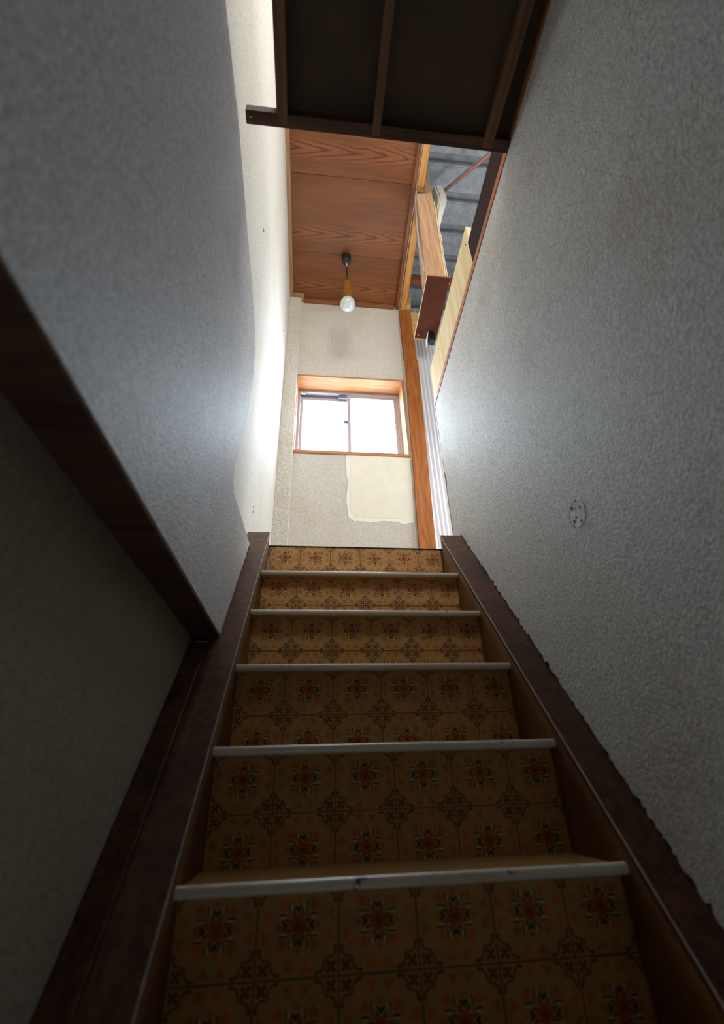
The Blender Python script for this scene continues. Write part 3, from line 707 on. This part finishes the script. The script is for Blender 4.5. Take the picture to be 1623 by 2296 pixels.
# ------------------------------------------------------------------ platform framing above the stairs
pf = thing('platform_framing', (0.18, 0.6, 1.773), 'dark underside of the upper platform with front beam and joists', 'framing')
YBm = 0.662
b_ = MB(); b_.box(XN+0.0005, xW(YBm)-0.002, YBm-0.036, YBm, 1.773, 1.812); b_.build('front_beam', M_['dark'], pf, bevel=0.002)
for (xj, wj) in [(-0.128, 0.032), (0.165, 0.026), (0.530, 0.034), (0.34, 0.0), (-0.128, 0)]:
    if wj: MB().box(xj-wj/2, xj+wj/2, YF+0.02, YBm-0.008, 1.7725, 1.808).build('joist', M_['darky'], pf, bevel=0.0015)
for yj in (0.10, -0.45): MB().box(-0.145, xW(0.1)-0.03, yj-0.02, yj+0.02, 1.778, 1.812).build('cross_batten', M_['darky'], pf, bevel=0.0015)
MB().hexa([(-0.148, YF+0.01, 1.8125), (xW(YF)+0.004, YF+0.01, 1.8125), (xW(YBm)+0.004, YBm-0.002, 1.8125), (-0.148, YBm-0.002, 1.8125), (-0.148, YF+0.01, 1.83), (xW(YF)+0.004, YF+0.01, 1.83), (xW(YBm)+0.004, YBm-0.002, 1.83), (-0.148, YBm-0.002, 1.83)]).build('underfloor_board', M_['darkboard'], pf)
MB().tube([(-0.225, YBm-0.020, 1.770), (-0.225, YBm-0.020, 1.776)], 0.0025, 8).build('nail', M_['alu'], pf)

# ------------------------------------------------------------------ hanging post, dark box board, plywood panel
hpst = thing('rough_hanging_post', (0.75, 1.79, 2.816), 'rough sawn pale timber post standing on the dark brown board', 'post')
mb = MB(); mb.hexa([(0.683, 1.750, 2.816), (0.811, 1.750, 2.816), (0.811, 1.862, 2.816), (0.683, 1.862, 2.816),
                    (0.722, 1.750, 4.29), (0.846, 1.750, 4.29), (0.846, 1.862, 4.29), (0.722, 1.862, 4.29)])
mb.build('post_shaft', M_['rough'], hpst, bevel=0.004)
mb = MB(); mb.hexa([(0.8115, 1.752, 2.817), (0.820, 1.752, 2.817), (0.820, 1.86, 2.817), (0.8115, 1.86, 2.817), (0.836, 1.752, 3.75), (0.842, 1.752, 3.75), (0.842, 1.86, 3.75), (0.836, 1.86, 3.75)])
mb.build('pale_edge_strip', M_['ply'], hpst)
db = thing('dark_box_board', (0.76, 1.99, 2.803), 'dark red brown plywood board hanging below the rough post', 'board')
mb = MB(); mb.hexa([(0.689, 1.745, 2.803), (0.842, 1.748, 2.803), (0.868, 2.236, 2.803), (0.705, 2.230, 2.803), (0.689, 1.745, 2.815), (0.842, 1.748, 2.815), (0.868, 2.236, 2.815), (0.705, 2.230, 2.815)], 0)
mb.build('board', [M_['brownply']], db, bevel=0.0008)
mb = MB(); mb.hexa([(0.687, 1.7435, 2.8045), (0.844, 1.7465, 2.8045), (0.844, 1.7475, 2.8045), (0.687, 1.7445, 2.8045), (0.687, 1.7435, 2.815), (0.844, 1.7465, 2.815), (0.844, 1.7475, 2.815), (0.687, 1.7445, 2.815)])
mb.build('front_edge', M_['trimx'], db)
mb = MB(); mb.hexa([(0.6865, 1.745, 2.8025), (0.6885, 1.745, 2.8025), (0.7045, 2.230, 2.8025), (0.7025, 2.230, 2.8025), (0.6865, 1.745, 2.815), (0.6885, 1.745, 2.815), (0.7045, 2.230, 2.815), (0.7025, 2.230, 2.815)])
mb.build('pale_side_edge', M_['ply'], db)
MB().tube([(0.727, 2.20, 2.8015), (0.727, 2.20, 2.8035)], 0.006, 12).build('screw_head', M_['pink'], db)
bk = thing('black_bracket', (0.81, 2.22, 2.803), 'small black bracket under the far end of the dark brown board', 'bracket')
mb = MB(); mb.box(0.795, 0.842, 2.165, 2.222, 2.720, 2.802); mb.build('housing', M_['black'], bk, bevel=0.008)
mb = MB(); mb.prism([(0.794, 2.16, 2.802), (0.794, 2.225, 2.802), (0.780, 2.225, 2.70), (0.776, 2.16, 2.70)], (-0.003, 0, 0)); mb.build('flange', M_['paint_white'], bk)

pp = thing('plywood_panel', (0.68, 1.5, 1.80), 'pale plywood panel standing behind the top of the right wall', 'panel')
mb = MB()
mb.prism([(0.667, 1.114, 1.802), (0.667, 1.894, 1.802), (0.667, 1.886, 2.105), (0.667, 1.125, 2.218)], (0.026, 0, 0))
o = mb.build('panel_sheet', M_['ply'], pp, bevel=0.001)
mb = MB(); mb.prism([(0.666, 1.847, 1.803), (0.666, 1.892, 1.803), (0.666, 1.892, 1.76), (0.666, 1.852, 1.72)], (0.02, 0, 0)); mb.build('lower_tongue', M_['ply'], pp)
for (y_, z_) in ((1.16, 2.13), (1.165, 1.90), (1.70, 2.06), (1.87, 1.84)):
    MB().tube([(0.6655, y_, z_), (0.668, y_, z_)], 0.004, 10).build('screw', M_['gap'], pp)

# ------------------------------------------------------------------ white duct, copper pipe, cables
du = thing('duct_cover', (0.93, 1.85, 3.6), 'ivory plastic pipe cover bent beside the rough post', 'duct')
mb = MB(); path = [(0.884, 3.575), (0.900, 3.70), (0.935, 3.86), (0.962, 3.97), (0.966, 4.06), (0.957, 4.13), (0.948, 4.20)]
wdt = [0.004, 0.030, 0.046, 0.050, 0.050, 0.048, 0.046]
secs = []
for (x_, z_), w_ in zip(path, wdt): secs.append([(x_-w_/2, 1.835, z_), (x_+w_/2, 1.835, z_), (x_+w_/2, 1.895, z_+0.01), (x_-w_/2, 1.895, z_+0.01)])
for a, b2 in zip(secs[:-1], secs[1:]): 
    for k in range(4): mb.face([a[k], a[(k+1) % 4], b2[(k+1) % 4], b2[k]])
mb.face(secs[0]); mb.face(secs[-1]); mb.build('cover', M_['white'], du)
mb = MB()
for (x_, z_), (x2, z2) in zip(path[2:-1], path[3:]):
    mb.hexa([(x_-0.040, 1.845, z_), (x_-0.026, 1.845, z_), (x_-0.026, 1.90, z_), (x_-0.040, 1.90, z_), (x2-0.040, 1.845, z2), (x2-0.026, 1.845, z2), (x2-0.026, 1.90, z2), (x2-0.040, 1.90, z2)])
tag(mb.build('back_plate', M_['filler'], du), 'yellowed back plate')
cpipe = thing('lagged_pipe', (1.2, 1.6, 4.15), 'pinkish lagged pipe slanting across the metal roof from the ivory cover', 'pipe')
A = Vector((0.975, 1.865, 4.15)); B = Vector((1.300, 1.525, 4.12))
MB().tube([A, A.lerp(B, .3)+Vector((0, 0, -.004)), A.lerp(B, .7)+Vector((0, 0, -.004)), B], 0.0125, 12).build('pipe', M_['pink'], cpipe, smooth=True)
MB().tube([B, B.lerp(A, -0.11)], 0.0135, 12).build('black_sleeve', M_['black'], cpipe, smooth=True)
MB().tube([B.lerp(A, -0.10), B.lerp(A, -0.26)], 0.005, 8).build('pipe_end', M_['alu'], cpipe)
MB().tube([A+Vector((0, 0, 0.02)), A.lerp(B, .5)+Vector((-.01, 0.0, 0.026)), B+Vector((-0.01, 0, 0.016))], 0.004, 6).build('thin_wire', M_['cable'], cpipe)
ca = thing('grey_cable', (0.70, 1.74, 3.8), 'grey cable hooking round the yellow rail and running down the rough post', 'cable')
def smooth_path(pts, n=6):
    P_ = [Vector(p) for p in pts]; out = []
    for i in range(len(P_)-1):
        p0, p1, p2, p3 = P_[max(i-1, 0)], P_[i], P_[i+1], P_[min(i+2, len(P_)-1)]
        for k in range(n):
            t = k/n; out.append(0.5*((2*p1)+(p2-p0)*t+(2*p0-5*p1+4*p2-p3)*t*t+(3*p1-p0-3*p2+p3)*t**3))
    out.append(P_[-1]); return out
MB().tube(smooth_path([(0.792, 1.742, 4.02), (0.784, 1.742, 3.93), (0.775, 1.740, 3.880), (0.755, 1.738, 3.855), (0.728, 1.738, 3.858), (0.708, 1.739, 3.835), (0.697, 1.739, 3.76), (0.684, 1.741, 3.60), (0.668, 1.742, 3.30), (0.664, 1.742, 3.05), (0.672, 1.742, 2.83)]), 0.0052, 8).build('cable', M_['cable'], ca, smooth=True)
co = thing('white_cord', (0.86, 1.80, 2.9), 'thin knotted white cord hanging down the right side of the rough post', 'cord')
pth = smooth_path([(0.866, 1.80, 3.62), (0.862, 1.80, 3.50), (0.860, 1.80, 3.40), (0.858, 1.80, 3.30), (0.852, 1.80, 3.10), (0.850, 1.80, 2.822)])
MB().tube(pth, 0.0030, 6).build('cord', M_['cordw'], co, smooth=True)
for z_ in (3.38, 3.335): MB().lathe([(0.001, z_-0.016), (0.0065, z_-0.008), (0.007, z_+0.006), (0.001, z_+0.016)], 0.8595, 1.80, 10).build('knot', M_['cordw'], co, smooth=True)

# ------------------------------------------------------------------ pendant lamp
PX, PY = 0.2215, 2.311
pl = thing('pendant_lamp', (PX, PY, ZC), 'bare round white bulb on a black cord and brass socket hanging from the ceiling', 'lamp')
MB().lathe([(0.038, ZC-0.001), (0.039, ZC-0.006), (0.038, ZC-0.080), (0.034, ZC-0.090), (0.006, ZC-0.092)], PX, PY, 28).build('ceiling_cup', M_['black'], pl, smooth=False)
MB().tube([(PX, PY, ZC-0.088), (PX+0.002, PY, ZC-0.15)], 0.0062, 10).build('cord_sleeve', M_['cordpink'], pl, smooth=True)
MB().tube([(PX+0.002, PY, ZC-0.148), (PX+0.003, PY, 3.52)], 0.0052, 10).build('cord', M_['black'], pl, smooth=True)
MB().lathe([(0.006, 3.530), (0.030, 3.522), (0.034, 3.510), (0.034, 3.330), (0.020, 3.326)], PX+0.003, PY, 36).build('socket', M_['brass'], pl)
prof = [(0.016, 3.335)] + [(0.0595*math.sin(math.radians(a)), 3.252+0.0595*math.cos(math.radians(a))) for a in range(22, 180, 10)] + [(0.002, 3.252-0.0595)]
MB().lathe(prof, PX+0.003, PY, 32).build('bulb', M_['bulb'], pl, smooth=True)
